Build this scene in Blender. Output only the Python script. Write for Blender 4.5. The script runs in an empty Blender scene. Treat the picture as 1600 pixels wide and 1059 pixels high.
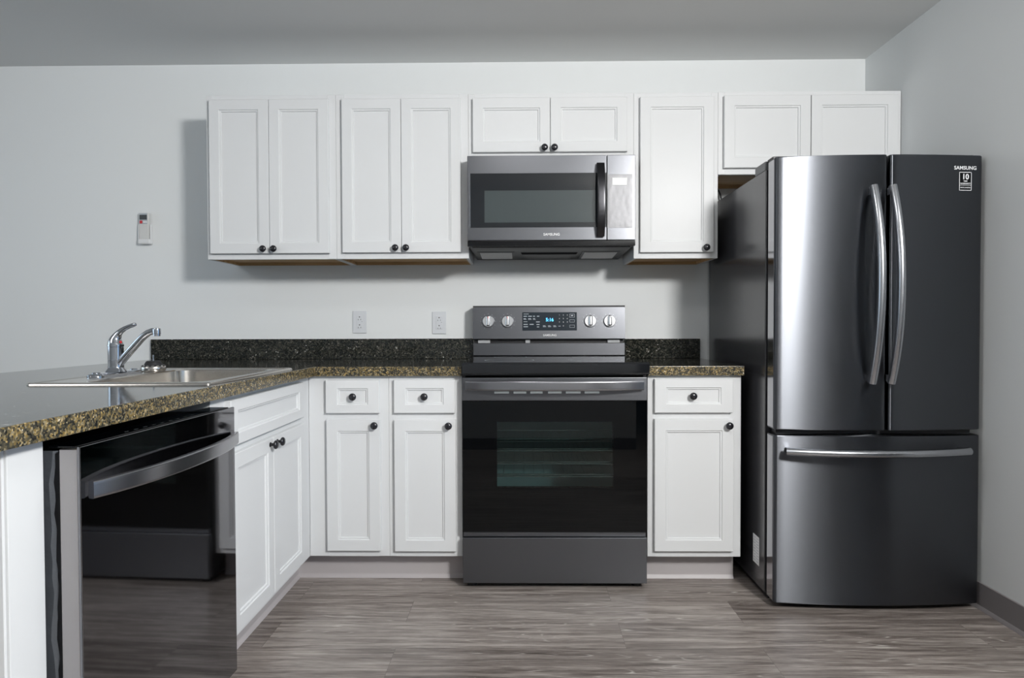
import bpy, bmesh, math, random
from mathutils import Vector, Matrix
random.seed(7)
PI = math.pi
SC = bpy.context.scene
COL = SC.collection

# ------------------------------------------------------------------ camera
cam_d = bpy.data.cameras.new('camera'); cam = bpy.data.objects.new('camera', cam_d); COL.objects.link(cam)
SC.camera = cam
cam_d.sensor_fit = 'HORIZONTAL'; cam_d.sensor_width = 36.0
cam_d.lens = 36.0 * 1004.0 / 1600.0
cam_d.clip_start = 0.02
YAW, PITCH, ROLL = 0.0136, 0.0190, -0.0031
fw = Vector((-math.sin(YAW) * math.cos(PITCH), math.cos(YAW) * math.cos(PITCH), -math.sin(PITCH)))
rt = Vector((math.cos(YAW), math.sin(YAW), 0)); up = rt.cross(fw)
rt2 = rt * math.cos(ROLL) + up * math.sin(ROLL); up2 = up * math.cos(ROLL) - rt * math.sin(ROLL)
M = Matrix((rt2, up2, -fw)).transposed().to_4x4(); M.translation = Vector((0, -3.28, 1.07))
cam.matrix_world = M

# ------------------------------------------------------------------ world, lights, exposure
W = bpy.data.worlds.new('world'); SC.world = W; W.use_nodes = True
W.node_tree.nodes['Background'].inputs[0].default_value = (0.30, 0.50, 0.76, 1)
W.node_tree.nodes['Background'].inputs[1].default_value = 1.7

def area(name, loc, target, power, size, color=(1, 1, 1), shape='DISK', sy=None):
    d = bpy.data.lights.new(name, 'AREA'); d.energy = power; d.shape = shape; d.size = size
    if sy: d.size_y = sy
    d.color = color
    o = bpy.data.objects.new(name, d); COL.objects.link(o)
    o.location = loc
    o.rotation_euler = (Vector(target) - Vector(loc)).to_track_quat('-Z', 'Y').to_euler()
    return o
area('ceiling_lamp_light', (1.50, -3.56, 2.25), (-2.3, -0.3, 0.9), 102, 0.42, (1.0, 0.99, 0.97))
area('left_fill_light', (-4.9, -1.75, 1.55), (0, -1.2, 1.0), 16, 2.2, (0.93, 0.97, 1.0), 'RECTANGLE', 1.5)  # added fill from the left, at the unseen window
area('room_fill_light', (-2.7, -2.9, 2.36), (-0.3, -1.0, 0.3), 13, 0.9, (1.0, 0.99, 0.98))  # added soft fill for the room, no known lamp there

area('overhead_fill_light', (-0.05, -1.75, 2.39), (-0.05, -1.80, 0), 6.5, 0.5, (1.0, 0.99, 0.97))  # added overhead fill for the floor and base cabinets
SC.view_settings.view_transform = 'Standard'; SC.view_settings.look = 'None'
SC.view_settings.gamma = 1; SC.view_settings.use_curve_mapping = False
SC.view_settings.exposure = 0.08
cy = SC.cycles
cy.use_denoising = True; cy.max_bounces = 10; cy.diffuse_bounces = 5; cy.glossy_bounces = 5
cy.transmission_bounces = 6; cy.transparent_max_bounces = 8
cy.caustics_reflective = False; cy.caustics_refractive = False; cy.sample_clamp_indirect = 6

# ------------------------------------------------------------------ materials
def mat(name, color, rough=0.5, metal=0.0, spec=0.5, aniso=0.0, coat=0.0, emit=None, estr=0.0, trans=0.0, bump=0.0, bscale=200):
    m = bpy.data.materials.new(name); m.use_nodes = True
    nt = m.node_tree; b = nt.nodes['Principled BSDF']
    b.inputs['Base Color'].default_value = (*color, 1); b.inputs['Roughness'].default_value = rough
    b.inputs['Metallic'].default_value = metal; b.inputs['Specular IOR Level'].default_value = spec
    b.inputs['Coat Weight'].default_value = coat; b.inputs['Coat Roughness'].default_value = 0.04
    b.inputs['Transmission Weight'].default_value = trans
    if emit: b.inputs['Emission Color'].default_value = (*emit, 1); b.inputs['Emission Strength'].default_value = estr
    if aniso:
        b.inputs['Anisotropic'].default_value = aniso
        t = nt.nodes.new('ShaderNodeTangent'); t.direction_type = 'RADIAL'; t.axis = 'Z'
        b.inputs['Anisotropic Rotation'].default_value = 0.25
        nt.links.new(t.outputs[0], b.inputs['Tangent'])
    if bump:
        tc = nt.nodes.new('ShaderNodeTexCoord'); n = nt.nodes.new('ShaderNodeTexNoise'); n.inputs['Scale'].default_value = bscale
        n.inputs['Detail'].default_value = 3
        bp = nt.nodes.new('ShaderNodeBump'); bp.inputs['Strength'].default_value = bump; bp.inputs['Distance'].default_value = 0.002
        nt.links.new(tc.outputs['Object'], n.inputs['Vector']); nt.links.new(n.outputs['Fac'], bp.inputs['Height'])
        nt.links.new(bp.outputs[0], b.inputs['Normal'])
    return m

def brushed(name, color, rough, aniso=0.6, axis='x', var=0.25):
    """brushed metal: fine grain streaks along the local x axis of the thing"""
    m = mat(name, color, rough, 1.0, aniso=aniso)
    nt = m.node_tree; b = nt.nodes['Principled BSDF']
    tc = nt.nodes.new('ShaderNodeTexCoord'); mp = nt.nodes.new('ShaderNodeMapping')
    mp.inputs['Scale'].default_value = (3, 900, 900) if axis == 'x' else (900, 900, 3)
    n = nt.nodes.new('ShaderNodeTexNoise'); n.inputs['Scale'].default_value = 1; n.inputs['Detail'].default_value = 2
    mr = nt.nodes.new('ShaderNodeMapRange'); mr.inputs['To Min'].default_value = rough * (1 - var); mr.inputs['To Max'].default_value = rough * (1 + var)
    nt.links.new(tc.outputs['Object'], mp.inputs[0]); nt.links.new(mp.outputs[0], n.inputs['Vector'])
    nt.links.new(n.outputs['Fac'], mr.inputs[0]); nt.links.new(mr.outputs[0], b.inputs['Roughness'])
    return m

def granite(name, stops, rough, scale=1.0):
    m = bpy.data.materials.new(name); m.use_nodes = True; nt = m.node_tree; b = nt.nodes['Principled BSDF']
    tc = nt.nodes.new('ShaderNodeTexCoord')
    def vor(s, rnd=1.0):
        v = nt.nodes.new('ShaderNodeTexVoronoi'); v.inputs['Scale'].default_value = s * scale; v.inputs['Randomness'].default_value = rnd
        nt.links.new(tc.outputs['Object'], v.inputs['Vector']); return v
    nz = nt.nodes.new('ShaderNodeTexNoise'); nz.inputs['Scale'].default_value = 45 * scale; nz.inputs['Detail'].default_value = 4
    nt.links.new(tc.outputs['Object'], nz.inputs['Vector'])
    v1 = vor(150); sep = nt.nodes.new('ShaderNodeSeparateColor'); nt.links.new(v1.outputs['Color'], sep.inputs[0])
    mx = nt.nodes.new('ShaderNodeMath'); mx.operation = 'MULTIPLY_ADD'; mx.inputs[1].default_value = 0.75
    sb = nt.nodes.new('ShaderNodeMath'); sb.operation = 'MULTIPLY_ADD'; sb.inputs[1].default_value = 0.7; sb.inputs[2].default_value = -0.22
    nt.links.new(nz.outputs['Fac'], sb.inputs[0])
    nt.links.new(sep.outputs[0], mx.inputs[0]); nt.links.new(sb.outputs[0], mx.inputs[2])
    cr = nt.nodes.new('ShaderNodeValToRGB'); el = cr.color_ramp.elements
    while len(el) > 1: el.remove(el[-1])
    el[0].position = stops[0][0]; el[0].color = (*stops[0][1], 1)
    for p_, c_ in stops[1:]:
        e = el.new(p_); e.color = (*c_, 1)
    nt.links.new(mx.outputs[0], cr.inputs[0]); nt.links.new(cr.outputs[0], b.inputs['Base Color'])
    b.inputs['Roughness'].default_value = rough
    return m

def planks(name):
    m = bpy.data.materials.new(name); m.use_nodes = True; nt = m.node_tree; b = nt.nodes['Principled BSDF']; L = nt.links.new
    tc = nt.nodes.new('ShaderNodeTexCoord')
    br = nt.nodes.new('ShaderNodeTexBrick'); br.offset = 0.37; br.offset_frequency = 2
    br.inputs['Scale'].default_value = 1.0; br.inputs['Brick Width'].default_value = 1.22; br.inputs['Row Height'].default_value = 0.184
    br.inputs['Mortar Size'].default_value = 0.0006; br.inputs['Mortar Smooth'].default_value = 0.2; br.inputs['Bias'].default_value = 0
    br.inputs['Color1'].default_value = (0, 0, 0, 1); br.inputs['Color2'].default_value = (1, 1, 1, 1); br.inputs['Mortar'].default_value = (0.5, 0.5, 0.5, 1)
    mp0 = nt.nodes.new('ShaderNodeMapping'); mp0.inputs['Location'].default_value = (0.42, 0.055, 0)
    L(tc.outputs['Object'], mp0.inputs[0]); L(mp0.outputs[0], br.inputs['Vector'])
    tone = nt.nodes.new('ShaderNodeSeparateColor'); L(br.outputs['Color'], tone.inputs[0])
    # grain coordinates shift from plank to plank
    cmb = nt.nodes.new('ShaderNodeCombineXYZ'); mu = nt.nodes.new('ShaderNodeMath'); mu.operation = 'MULTIPLY'; mu.inputs[1].default_value = 7.3
    L(tone.outputs[0], mu.inputs[0]); L(mu.outputs[0], cmb.inputs[0]); L(mu.outputs[0], cmb.inputs[2])
    ad = nt.nodes.new('ShaderNodeVectorMath'); ad.operation = 'ADD'; L(tc.outputs['Object'], ad.inputs[0]); L(cmb.outputs[0], ad.inputs[1])
    def noise(sc, scale, det, dist=0.0, rough=0.55):
        mp = nt.nodes.new('ShaderNodeMapping'); mp.inputs['Scale'].default_value = sc
        L(ad.outputs[0], mp.inputs[0]); n = nt.nodes.new('ShaderNodeTexNoise')
        n.inputs['Scale'].default_value = scale; n.inputs['Detail'].default_value = det; n.inputs['Distortion'].default_value = dist; n.inputs['Roughness'].default_value = rough
        L(mp.outputs[0], n.inputs['Vector']); return n
    n1 = noise((1.1, 17, 1), 2.6, 8, 0.5, 0.62)        # broad streaks
    n2 = noise((6.0, 110, 1), 3.0, 5, 0.2, 0.65)             # fine fibre
    # cathedral rings: contour lines of a smooth stretched field
    n3 = noise((0.75, 8.0, 1), 1.3, 1.5, 0.25, 0.4)
    rg = nt.nodes.new('ShaderNodeMath'); rg.operation = 'MULTIPLY'; rg.inputs[1].default_value = 26.0; L(n3.outputs['Fac'], rg.inputs[0])
    fr = nt.nodes.new('ShaderNodeMath'); fr.operation = 'FRACT'; L(rg.outputs[0], fr.inputs[0])
    rr = nt.nodes.new('ShaderNodeValToRGB'); e = rr.color_ramp.elements
    e[0].position = 0.0; e[0].color = (0, 0, 0, 1); e[1].position = 0.42; e[1].color = (0, 0, 0, 1)
    a = e.new(0.54); a.color = (1, 1, 1, 1); a = e.new(0.64); a.color = (0, 0, 0, 1)
    L(fr.outputs[0], rr.inputs[0])
    n4 = noise((0.9, 4, 1), 1.9, 2)              # where rings show
    r4 = nt.nodes.new('ShaderNodeMapRange'); r4.inputs['From Min'].default_value = 0.44; r4.inputs['From Max'].default_value = 0.62; L(n4.outputs['Fac'], r4.inputs[0])
    n5 = noise((4.0, 60, 1), 2.0, 3)
    ms = nt.nodes.new('ShaderNodeMath'); ms.operation = 'MULTIPLY'; L(rr.outputs[0], ms.inputs[0]); L(r4.outputs[0], ms.inputs[1])
    ms2 = nt.nodes.new('ShaderNodeMath'); ms2.operation = 'MULTIPLY'; L(ms.outputs[0], ms2.inputs[0])
    m5 = nt.nodes.new('ShaderNodeMapRange'); m5.inputs['From Min'].default_value = 0.38; m5.inputs['From Max'].default_value = 0.66; L(n5.outputs['Fac'], m5.inputs[0]); L(m5.outputs[0], ms2.inputs[1])
    sm = nt.nodes.new('ShaderNodeMath'); sm.operation = 'MULTIPLY_ADD'; sm.inputs[1].default_value = 0.44; L(n2.outputs['Fac'], sm.inputs[0]); L(n1.outputs['Fac'], sm.inputs[2])
    s2 = nt.nodes.new('ShaderNodeMath'); s2.operation = 'MULTIPLY_ADD'; s2.inputs[1].default_value = 0.14; L(tone.outputs[0], s2.inputs[0]); L(sm.outputs[0], s2.inputs[2])
    cr = nt.nodes.new('ShaderNodeValToRGB'); e = cr.color_ramp.elements
    e[0].position = 0.54; e[0].color = (0.072, 0.058, 0.051, 1); e[1].position = 1.04 - .04; e[1].color = (0.40, 0.36, 0.33, 1)
    a = e.new(0.76); a.color = (0.20, 0.172, 0.156, 1)
    L(s2.outputs[0], cr.inputs[0])
    mixr = nt.nodes.new('ShaderNodeMix'); mixr.data_type = 'RGBA'; mixr.inputs[7].default_value = (0.56, 0.53, 0.49, 1)
    L(ms2.outputs[0], mixr.inputs[0]); L(cr.outputs[0], mixr.inputs[6])
    mixm = nt.nodes.new('ShaderNodeMix'); mixm.data_type = 'RGBA'; mixm.inputs[7].default_value = (0.05, 0.042, 0.038, 1)
    mf = nt.nodes.new('ShaderNodeMath'); mf.operation = 'MULTIPLY'; mf.inputs[1].default_value = 0.7; L(br.outputs['Fac'], mf.inputs[0])
    L(mf.outputs[0], mixm.inputs[0]); L(mixr.outputs[2], mixm.inputs[6]); L(mixm.outputs[2], b.inputs['Base Color'])
    b.inputs['Roughness'].default_value = 0.34
    bp = nt.nodes.new('ShaderNodeBump'); bp.inputs['Strength'].default_value = 0.12; bp.inputs['Distance'].default_value = 0.002
    L(s2.outputs[0], bp.inputs['Height']); L(bp.outputs[0], b.inputs['Normal'])
    return m

def glass_pane(name, tint, refl_rough=0.02):
    m = bpy.data.materials.new(name); m.use_nodes = True; nt = m.node_tree; nt.nodes.clear()
    o = nt.nodes.new('ShaderNodeOutputMaterial'); t = nt.nodes.new('ShaderNodeBsdfTransparent'); g = nt.nodes.new('ShaderNodeBsdfGlossy')
    t.inputs[0].default_value = (*tint, 1); g.inputs['Roughness'].default_value = refl_rough; g.inputs['Color'].default_value = (1, 1, 1, 1)
    f = nt.nodes.new('ShaderNodeFresnel'); f.inputs[0].default_value = 1.45
    mx = nt.nodes.new('ShaderNodeMixShader'); nt.links.new(f.outputs[0], mx.inputs[0]); nt.links.new(t.outputs[0], mx.inputs[1]); nt.links.new(g.outputs[0], mx.inputs[2])
    nt.links.new(mx.outputs[0], o.inputs[0]); return m

def woodgrain(name, c1, c2, rough=0.55):
    m = mat(name, c1, rough); nt = m.node_tree; b = nt.nodes['Principled BSDF']
    tc = nt.nodes.new('ShaderNodeTexCoord'); mp = nt.nodes.new('ShaderNodeMapping'); mp.inputs['Scale'].default_value = (2, 40, 40)
    n = nt.nodes.new('ShaderNodeTexNoise'); n.inputs['Scale'].default_value = 2; n.inputs['Detail'].default_value = 4
    cr = nt.nodes.new('ShaderNodeValToRGB'); cr.color_ramp.elements[0].color = (*c1, 1); cr.color_ramp.elements[1].color = (*c2, 1)
    cr.color_ramp.elements[0].position = 0.35; cr.color_ramp.elements[1].position = 0.7
    nt.links.new(tc.outputs['Object'], mp.inputs[0]); nt.links.new(mp.outputs[0], n.inputs['Vector']); nt.links.new(n.outputs['Fac'], cr.inputs[0]); nt.links.new(cr.outputs[0], b.inputs['Base Color'])
    return m

m_wall = mat('wall_paint', (0.77, 0.79, 0.795), 0.6, bump=0.05, bscale=350)
m_ceil = mat('ceiling_paint', (0.73, 0.735, 0.73), 0.85)
m_floor = planks('vinyl_planks')
m_cab = mat('cabinet_paint', (0.69, 0.70, 0.708), 0.30, spec=0.10)
m_toe = mat('grey_vinyl_base', (0.47, 0.44, 0.445), 0.45)
m_basebd = mat('dark_grey_vinyl_base', (0.20, 0.185, 0.19), 0.45)
m_wood = woodgrain('raw_cabinet_wood', (0.42, 0.25, 0.10), (0.62, 0.42, 0.22))
m_knob = mat('black_knob_metal', (0.012, 0.012, 0.016), 0.22, 0.0, 0.6)
m_gran = granite('polished_granite', [(0.0, (0.004, 0.005, 0.005)), (0.45, (0.010, 0.012, 0.010)), (0.62, (0.030, 0.031, 0.025)), (0.84, (0.060, 0.057, 0.045)), (0.93, (0.13, 0.12, 0.10)), (1.0, (0.60, 0.60, 0.57))], 0.09, 1.35)
m_edge = granite('granite_edge', [(0.0, (0.008, 0.009, 0.009)), (0.34, (0.034, 0.034, 0.028)), (0.52, (0.095, 0.080, 0.048)), (0.68, (0.19, 0.13, 0.040)), (0.80, (0.22, 0.20, 0.145)), (0.90, (0.42, 0.28, 0.085)), (1.0, (0.62, 0.59, 0.52))], 0.25, 1.6)
m_bss = brushed('black_stainless', (0.15, 0.155, 0.168), 0.38, 0.4, var=0.10)
m_bss_range = brushed('grey_stainless', (0.150, 0.154, 0.166), 0.345, 0.35, var=0.10)
m_bss_f = brushed('dark_fridge_stainless', (0.104, 0.109, 0.120), 0.335, 1.0, var=0.05)
m_dwskin = mat('dark_polished_stainless', (0.23, 0.23, 0.243), 0.045, 1.0)
m_dwside = brushed('door_side_steel', (0.42, 0.40, 0.40), 0.35, 0.3, 'z')
m_handle = mat('handle_steel', (0.36, 0.36, 0.38), 0.24, 1.0)
m_fhandle = mat('fridge_handle_steel', (0.42, 0.43, 0.455), 0.24, 1.0)
m_case = mat('black_case_paint', (0.036, 0.036, 0.040), 0.22, 0.0, 0.95)
m_black = mat('black_plastic', (0.012, 0.012, 0.014), 0.4)
m_gloss = mat('gloss_black_plastic', (0.004, 0.004, 0.005), 0.15, 0.0, 0.3)
m_rubber = mat('dark_rubber', (0.01, 0.01, 0.012), 0.6)
m_bglass = mat('black_glass', (0.001, 0.0015, 0.002), 0.02, 0.0, 0.32)
m_ceran = mat('black_cooktop_glass', (0.010, 0.011, 0.013), 0.06, 0.0, 0.5)
m_owin = glass_pane('oven_window_glass', (0.60, 0.68, 0.68))
m_cavity = mat('oven_enamel', (0.34, 0.50, 0.50), 0.5)
m_rack = mat('oven_rack_chrome', (0.8, 0.85, 0.82), 0.2, 1.0)
m_mwin = mat('microwave_window_screen', (0.055, 0.068, 0.070), 0.10, 0.0, 0.5)
m_mglass = mat('microwave_glass', (0.012, 0.014, 0.017), 0.05, 0.0, 0.5)
m_film = mat('protective_film', (0.22, 0.22, 0.23), 0.42, 0.35, 0.5, bump=0.12, bscale=45)
m_white = mat('white_label', (0.85, 0.85, 0.86), 0.5)
m_text = mat('pale_lettering', (0.72, 0.73, 0.75), 0.4)
m_dim = mat('grey_markings', (0.42, 0.46, 0.50), 0.4)
m_blue = mat('blue_display_digits', (0.0, 0.1, 0.4), 0.4, emit=(0.10, 0.55, 1.0), estr=3.0)
m_panel = mat('display_glass', (0.012, 0.020, 0.030), 0.12, 0.0, 0.5)
m_chrome = mat('chrome', (0.52, 0.54, 0.58), 0.07, 1.0)
m_kchrome = mat('satin_knob_chrome', (0.80, 0.80, 0.81), 0.20, 1.0)
m_sink = brushed('sink_steel', (0.60, 0.575, 0.54), 0.24, 0.2)
m_red = mat('red_marker', (0.55, 0.02, 0.03), 0.35)
m_filter = mat('grease_filter_mesh', (0.62, 0.62, 0.62), 0.5, 0.3, bump=0.9, bscale=420)
m_under = mat('hood_underside', (0.035, 0.036, 0.038), 0.45, 0.2)
m_hinge = mat('grey_hinge_cover', (0.13, 0.135, 0.14), 0.35)
m_trim = mat('polished_side_trim', (0.40, 0.40, 0.42), 0.10, 1.0)
m_dhandle = mat('dark_handle_steel', (0.05, 0.05, 0.054), 0.26, 1.0)
m_plate = mat('outlet_plastic', (0.66, 0.68, 0.71), 0.35)
m_slot = mat('outlet_slot', (0.02, 0.02, 0.02), 0.6)
m_remote = mat('remote_plastic', (0.62, 0.62, 0.61), 0.4)
m_hold = mat('holder_plastic', (0.74, 0.75, 0.76), 0.35)
m_lcd = mat('lcd_grey', (0.055, 0.062, 0.068), 0.25)
m_slot_glint = mat('slot_reflection_white', (0.80, 0.86, 0.87), 0.35)  # near-white that stands in for a reflection under the oven handle
m_wedge = mat('grey_bracket', (0.42, 0.43, 0.44), 0.4)
m_frame = mat('window_frame_paint', (0.8, 0.8, 0.8), 0.4)
m_wglass = glass_pane('clear_window_glass', (0.95, 0.97, 0.96))
m_foil = mat('insulation_wrap', (0.10, 0.11, 0.125), 0.3, 0.4, bump=0.9, bscale=60)

# ------------------------------------------------------------------ mesh helpers
ORG = {}
class MB:
    def __init__(s): s.bm = bmesh.new()
    def box(s, x0, x1, y0, y1, z0, z1, bev=0.0, seg=2):
        b = bmesh.new(); bmesh.ops.create_cube(b, size=1)
        for v in b.verts:
            v.co = Vector(((x0 + x1) / 2 + v.co.x * (x1 - x0), (y0 + y1) / 2 + v.co.y * (y1 - y0), (z0 + z1) / 2 + v.co.z * (z1 - z0)))
        if bev > 0: bmesh.ops.bevel(b, geom=b.edges[:], offset=bev, segments=seg, profile=0.5, affect='EDGES')
        s.merge(b); return s
    def merge(s, b):
        me = bpy.data.meshes.new('t'); b.to_mesh(me); b.free(); s.bm.from_mesh(me); bpy.data.meshes.remove(me)
    def loops(s, rings, cap0=True, cap1=True, close=True):
        """rings: list of equal length point lists, bridged in order"""
        vs = [[s.bm.verts.new(p) for p in r] for r in rings]
        n = len(vs[0])
        for a, b in zip(vs, vs[1:]):
            for i in range(n if close else n - 1):
                j = (i + 1) % n
                try: s.bm.faces.new((a[i], a[j], b[j], b[i]))
                except ValueError: pass
        if cap0: s.bm.faces.new(vs[0][::-1])
        if cap1: s.bm.faces.new(vs[-1])
        return s
    def lathe(s, p, axis, prof, seg=28):
        a = Vector(axis).normalized(); u = a.orthogonal().normalized(); w = a.cross(u); p = Vector(p)
        rings = []
        for r, h in prof:
            r = max(r, 1e-5)
            rings.append([p + a * h + (u * math.cos(t) + w * math.sin(t)) * r for t in [2 * PI * i / seg for i in range(seg)]])
        return s.loops(rings)
    def sweep(s, pts, sec, up=(0, 0, 1), seg=16, square=0.0):
        """pts path; sec list of (half-width, half-height) per point; square>0 gives a rounded rectangle"""
        pts = [Vector(p) for p in pts]; rings = []
        for i, p in enumerate(pts):
            t = (pts[min(i + 1, len(pts) - 1)] - pts[max(i - 1, 0)]).normalized()
            x = t.cross(Vector(up)).normalized(); y = x.cross(t).normalized()
            a, b = sec[i] if isinstance(sec, list) else sec
            ring = []
            for k in range(seg):
                th = 2 * PI * (k + 0.5) / seg; c, d = math.cos(th), math.sin(th)
                if square:
                    e = square; c = math.copysign(abs(c) ** e, c); d = math.copysign(abs(d) ** e, d)
                ring.append(p + x * a * c + y * b * d)
            rings.append(ring)
        return s.loops(rings)
    def panel(s, x0, x1, z0, z1, yb, t=0.019, fx=0.046, fz=0.046):
        yf = yb - t; R = []
        for ix, iz, y in ((0, 0, yb), (0, 0, yf + .002), (.002, .002, yf), (fx, fz, yf), (fx + .0025, fz + .0025, yf + .004), (fx + .008, fz + .008, yf + .005), (fx + .010, fz + .010, yf + .010)):
            R.append([Vector((x0 + ix, y, z0 + iz)), Vector((x1 - ix, y, z0 + iz)), Vector((x1 - ix, y, z1 - iz)), Vector((x0 + ix, y, z1 - iz))])
        return s.loops(R)
    def grid(s, xs, ys, inside, z0, z1):
        """solid made of the cells of a grid in plan"""
        V = {}
        def v(i, j, k):
            if (i, j, k) not in V: V[(i, j, k)] = s.bm.verts.new((xs[i], ys[j], (z0, z1)[k]))
            return V[(i, j, k)]
        ins = lambda i, j: 0 <= i < len(xs) - 1 and 0 <= j < len(ys) - 1 and inside((xs[i] + xs[i + 1]) / 2, (ys[j] + ys[j + 1]) / 2)
        for i in range(len(xs) - 1):
            for j in range(len(ys) - 1):
                if not ins(i, j): continue
                s.bm.faces.new((v(i, j, 1), v(i + 1, j, 1), v(i + 1, j + 1, 1), v(i, j + 1, 1)))
                s.bm.faces.new((v(i, j, 0), v(i, j + 1, 0), v(i + 1, j + 1, 0), v(i + 1, j, 0)))
                if not ins(i - 1, j): s.bm.faces.new((v(i, j, 0), v(i, j, 1), v(i, j + 1, 1), v(i, j + 1, 0)))
                if not ins(i + 1, j): s.bm.faces.new((v(i + 1, j, 0), v(i + 1, j + 1, 0), v(i + 1, j + 1, 1), v(i + 1, j, 1)))
                if not ins(i, j - 1): s.bm.faces.new((v(i, j, 0), v(i + 1, j, 0), v(i + 1, j, 1), v(i, j, 1)))
                if not ins(i, j + 1): s.bm.faces.new((v(i, j + 1, 0), v(i, j + 1, 1), v(i + 1, j + 1, 1), v(i + 1, j + 1, 0)))
        return s
    def prism(s, poly, axis, a0, a1):
        """poly of 2D points extruded along axis ('x': (y,z), 'y': (x,z), 'z': (x,y))"""
        def P(p, a): return Vector((a, p[0], p[1])) if axis == 'x' else Vector((p[0], a, p[1])) if axis == 'y' else Vector((p[0], p[1], a))
        return s.loops([[P(p, a0) for p in poly], [P(p, a1) for p in poly]])
    def text(s, txt, x, y, z, h, bold=0.0, align='CENTER', ang=None, ext=0.0004, width=None):
        """raised lettering on a face looking to -y; (x, z) is the middle of the line, h the capital height"""
        cu = bpy.data.curves.new('t', 'FONT'); cu.body = txt; cu.size = h / 0.72; cu.align_x = align; cu.align_y = 'CENTER'
        cu.offset = bold * h; cu.extrude = ext; cu.resolution_u = 3
        o = bpy.data.objects.new('t', cu); COL.objects.link(o)
        dg = bpy.context.evaluated_depsgraph_get(); me = bpy.data.meshes.new_from_object(o.evaluated_get(dg))
        xs = [v.co.x for v in me.vertices]; k = 1.0
        if width: k = width / (max(xs) - min(xs))
        me.transform(Matrix.Diagonal((k, 1, 1, 1)))
        R = Matrix.Rotation(PI / 2, 4, 'X')
        if ang is not None: R = ang @ R
        me.transform(Matrix.Translation((x, y, z)) @ R)
        s.bm.from_mesh(me); bpy.data.objects.remove(o); bpy.data.curves.remove(cu); bpy.data.meshes.remove(me)
        return s
    def xf(s, m):
        bmesh.ops.transform(s.bm, matrix=m, verts=s.bm.verts[:]); return s
    def build(s, name, m, parent=None, smooth=35):
        bm = s.bm
        if parent is not None:
            off = ORG[parent.name]
            bmesh.ops.translate(bm, vec=-off, verts=bm.verts[:])
        bmesh.ops.recalc_face_normals(bm, faces=bm.faces[:])
        for f in bm.faces: f.smooth = True
        lim = math.radians(smooth)
        for e in bm.edges:
            e.smooth = len(e.link_faces) == 2 and e.calc_face_angle(9) < lim
        me = bpy.data.meshes.new(name); bm.to_mesh(me); bm.free(); me.materials.append(m)
        o = bpy.data.objects.new(name, me); COL.objects.link(o)
        wn = o.modifiers.new('weighted_normals', 'WEIGHTED_NORMAL'); wn.keep_sharp = True; wn.mode = 'FACE_AREA'
        if parent is not None: o.parent = parent; ORG[o.name] = ORG[parent.name]
        return o

def tag(o, label, cat, group=None):
    o['label'] = label; o['category'] = cat
    if group: o['group'] = group
    return o
def thing(name, label, cat, loc, rot=0.0, local=False, group=None):
    o = bpy.data.objects.new(name, None); COL.objects.link(o); o.location = loc; o.rotation_euler = (0, 0, rot)
    o.empty_display_size = 0.1
    ORG[o.name] = Vector((0, 0, 0)) if local else Vector(loc)
    return tag(o, label, cat, group)
def solo(mb, name, m, label, cat, loc, group=None):
    """a thing that is one mesh, with its origin at its base"""
    bmesh.ops.translate(mb.bm, vec=-Vector(loc), verts=mb.bm.verts[:])
    o = mb.build(name, m); o.location = loc; return tag(o, label, cat, group)
def struct(mb, name, m, parent=None):
    o = mb.build(name, m)
    if parent is not None: o.parent = parent
    else: o['kind'] = 'structure'
    return o

# ------------------------------------------------------------------ the room
XR, ZC, XL, YF = 1.736, 2.41, -4.6, -3.66
struct(MB().box(XL - .1, XR + .1, -7.1, 0.1, -0.1, 0.0), 'floor', m_floor)
struct(MB().box(XL - .1, XR + .1, -7.1, 0.1, ZC, ZC + .1), 'ceiling', m_ceil)
struct(MB().box(XL - .1, XR + .1, 0.0, 0.1, 0, ZC), 'wall_back', m_wall)
dy0, dy1, dz1 = -2.85, -1.45, 2.06
struct(MB().box(XR, XR + .1, -7.1, dy0, 0, ZC).box(XR, XR + .1, dy1, 0.0, 0, ZC).box(XR, XR + .1, dy0, dy1, dz1, ZC), 'wall_right', m_wall)
f = MB()
for a, b, c, d in ((dy0, dy0 + .06, 0.005, dz1), (dy1 - .06, dy1, 0.005, dz1), (dy0, dy1, 0.005, .07), (dy0, dy1, dz1 - .07, dz1), ((dy0 + dy1) / 2 - .03, (dy0 + dy1) / 2 + .03, 0.005, dz1)): f.box(XR + .02, XR + .07, a, b, c, d)
sd = struct(f, 'added_glass_door', mat('door_frame_paint', (0.5, 0.5, 0.5), 0.4))  # unseen glass door, added to put a blue reflection in the fridge
struct(MB().box(XR + .042, XR + .048, dy0 + .03, dy1 - .03, .03, dz1 - .03), 'added_door_pane', glass_pane('door_glass', (0.92, 0.96, 0.98)), sd)
w = MB()
wy0, wy1, wz0, wz1 = -2.7, -0.8, 0.85, 2.15
w.box(XL - .1, XL, -7.1, wy0, 0, ZC).box(XL - .1, XL, wy1, 0.0, 0, ZC).box(XL - .1, XL, wy0, wy1, 0, wz0).box(XL - .1, XL, wy0, wy1, wz1, ZC)
struct(w, 'wall_left', m_wall)
f = MB()
for a, b, c, d in ((wy0, wy0 + .05, wz0, wz1), (wy1 - .05, wy1, wz0, wz1), (wy0, wy1, wz0, wz0 + .05), (wy0, wy1, wz1 - .05, wz1), ((wy0 + wy1) / 2 - .025, (wy0 + wy1) / 2 + .025, wz0, wz1)):
    f.box(XL - .07, XL - .02, a, b, c, d)
win = struct(f, 'fill_window', m_frame)  # unseen window, added to go with the left fill light
struct(MB().box(XL - .05, XL - .044, wy0 + .02, wy1 - .02, wz0 + .02, wz1 - .02), 'fill_window_pane', m_wglass, win)
struct(MB().box(XL, 1.0, YF - .12, YF, 0, ZC), 'wall_front', m_wall)
struct(MB().box(XL - .1, XR + .1, -7.2, -7.1, 0, ZC), 'wall_hall', m_wall)
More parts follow.
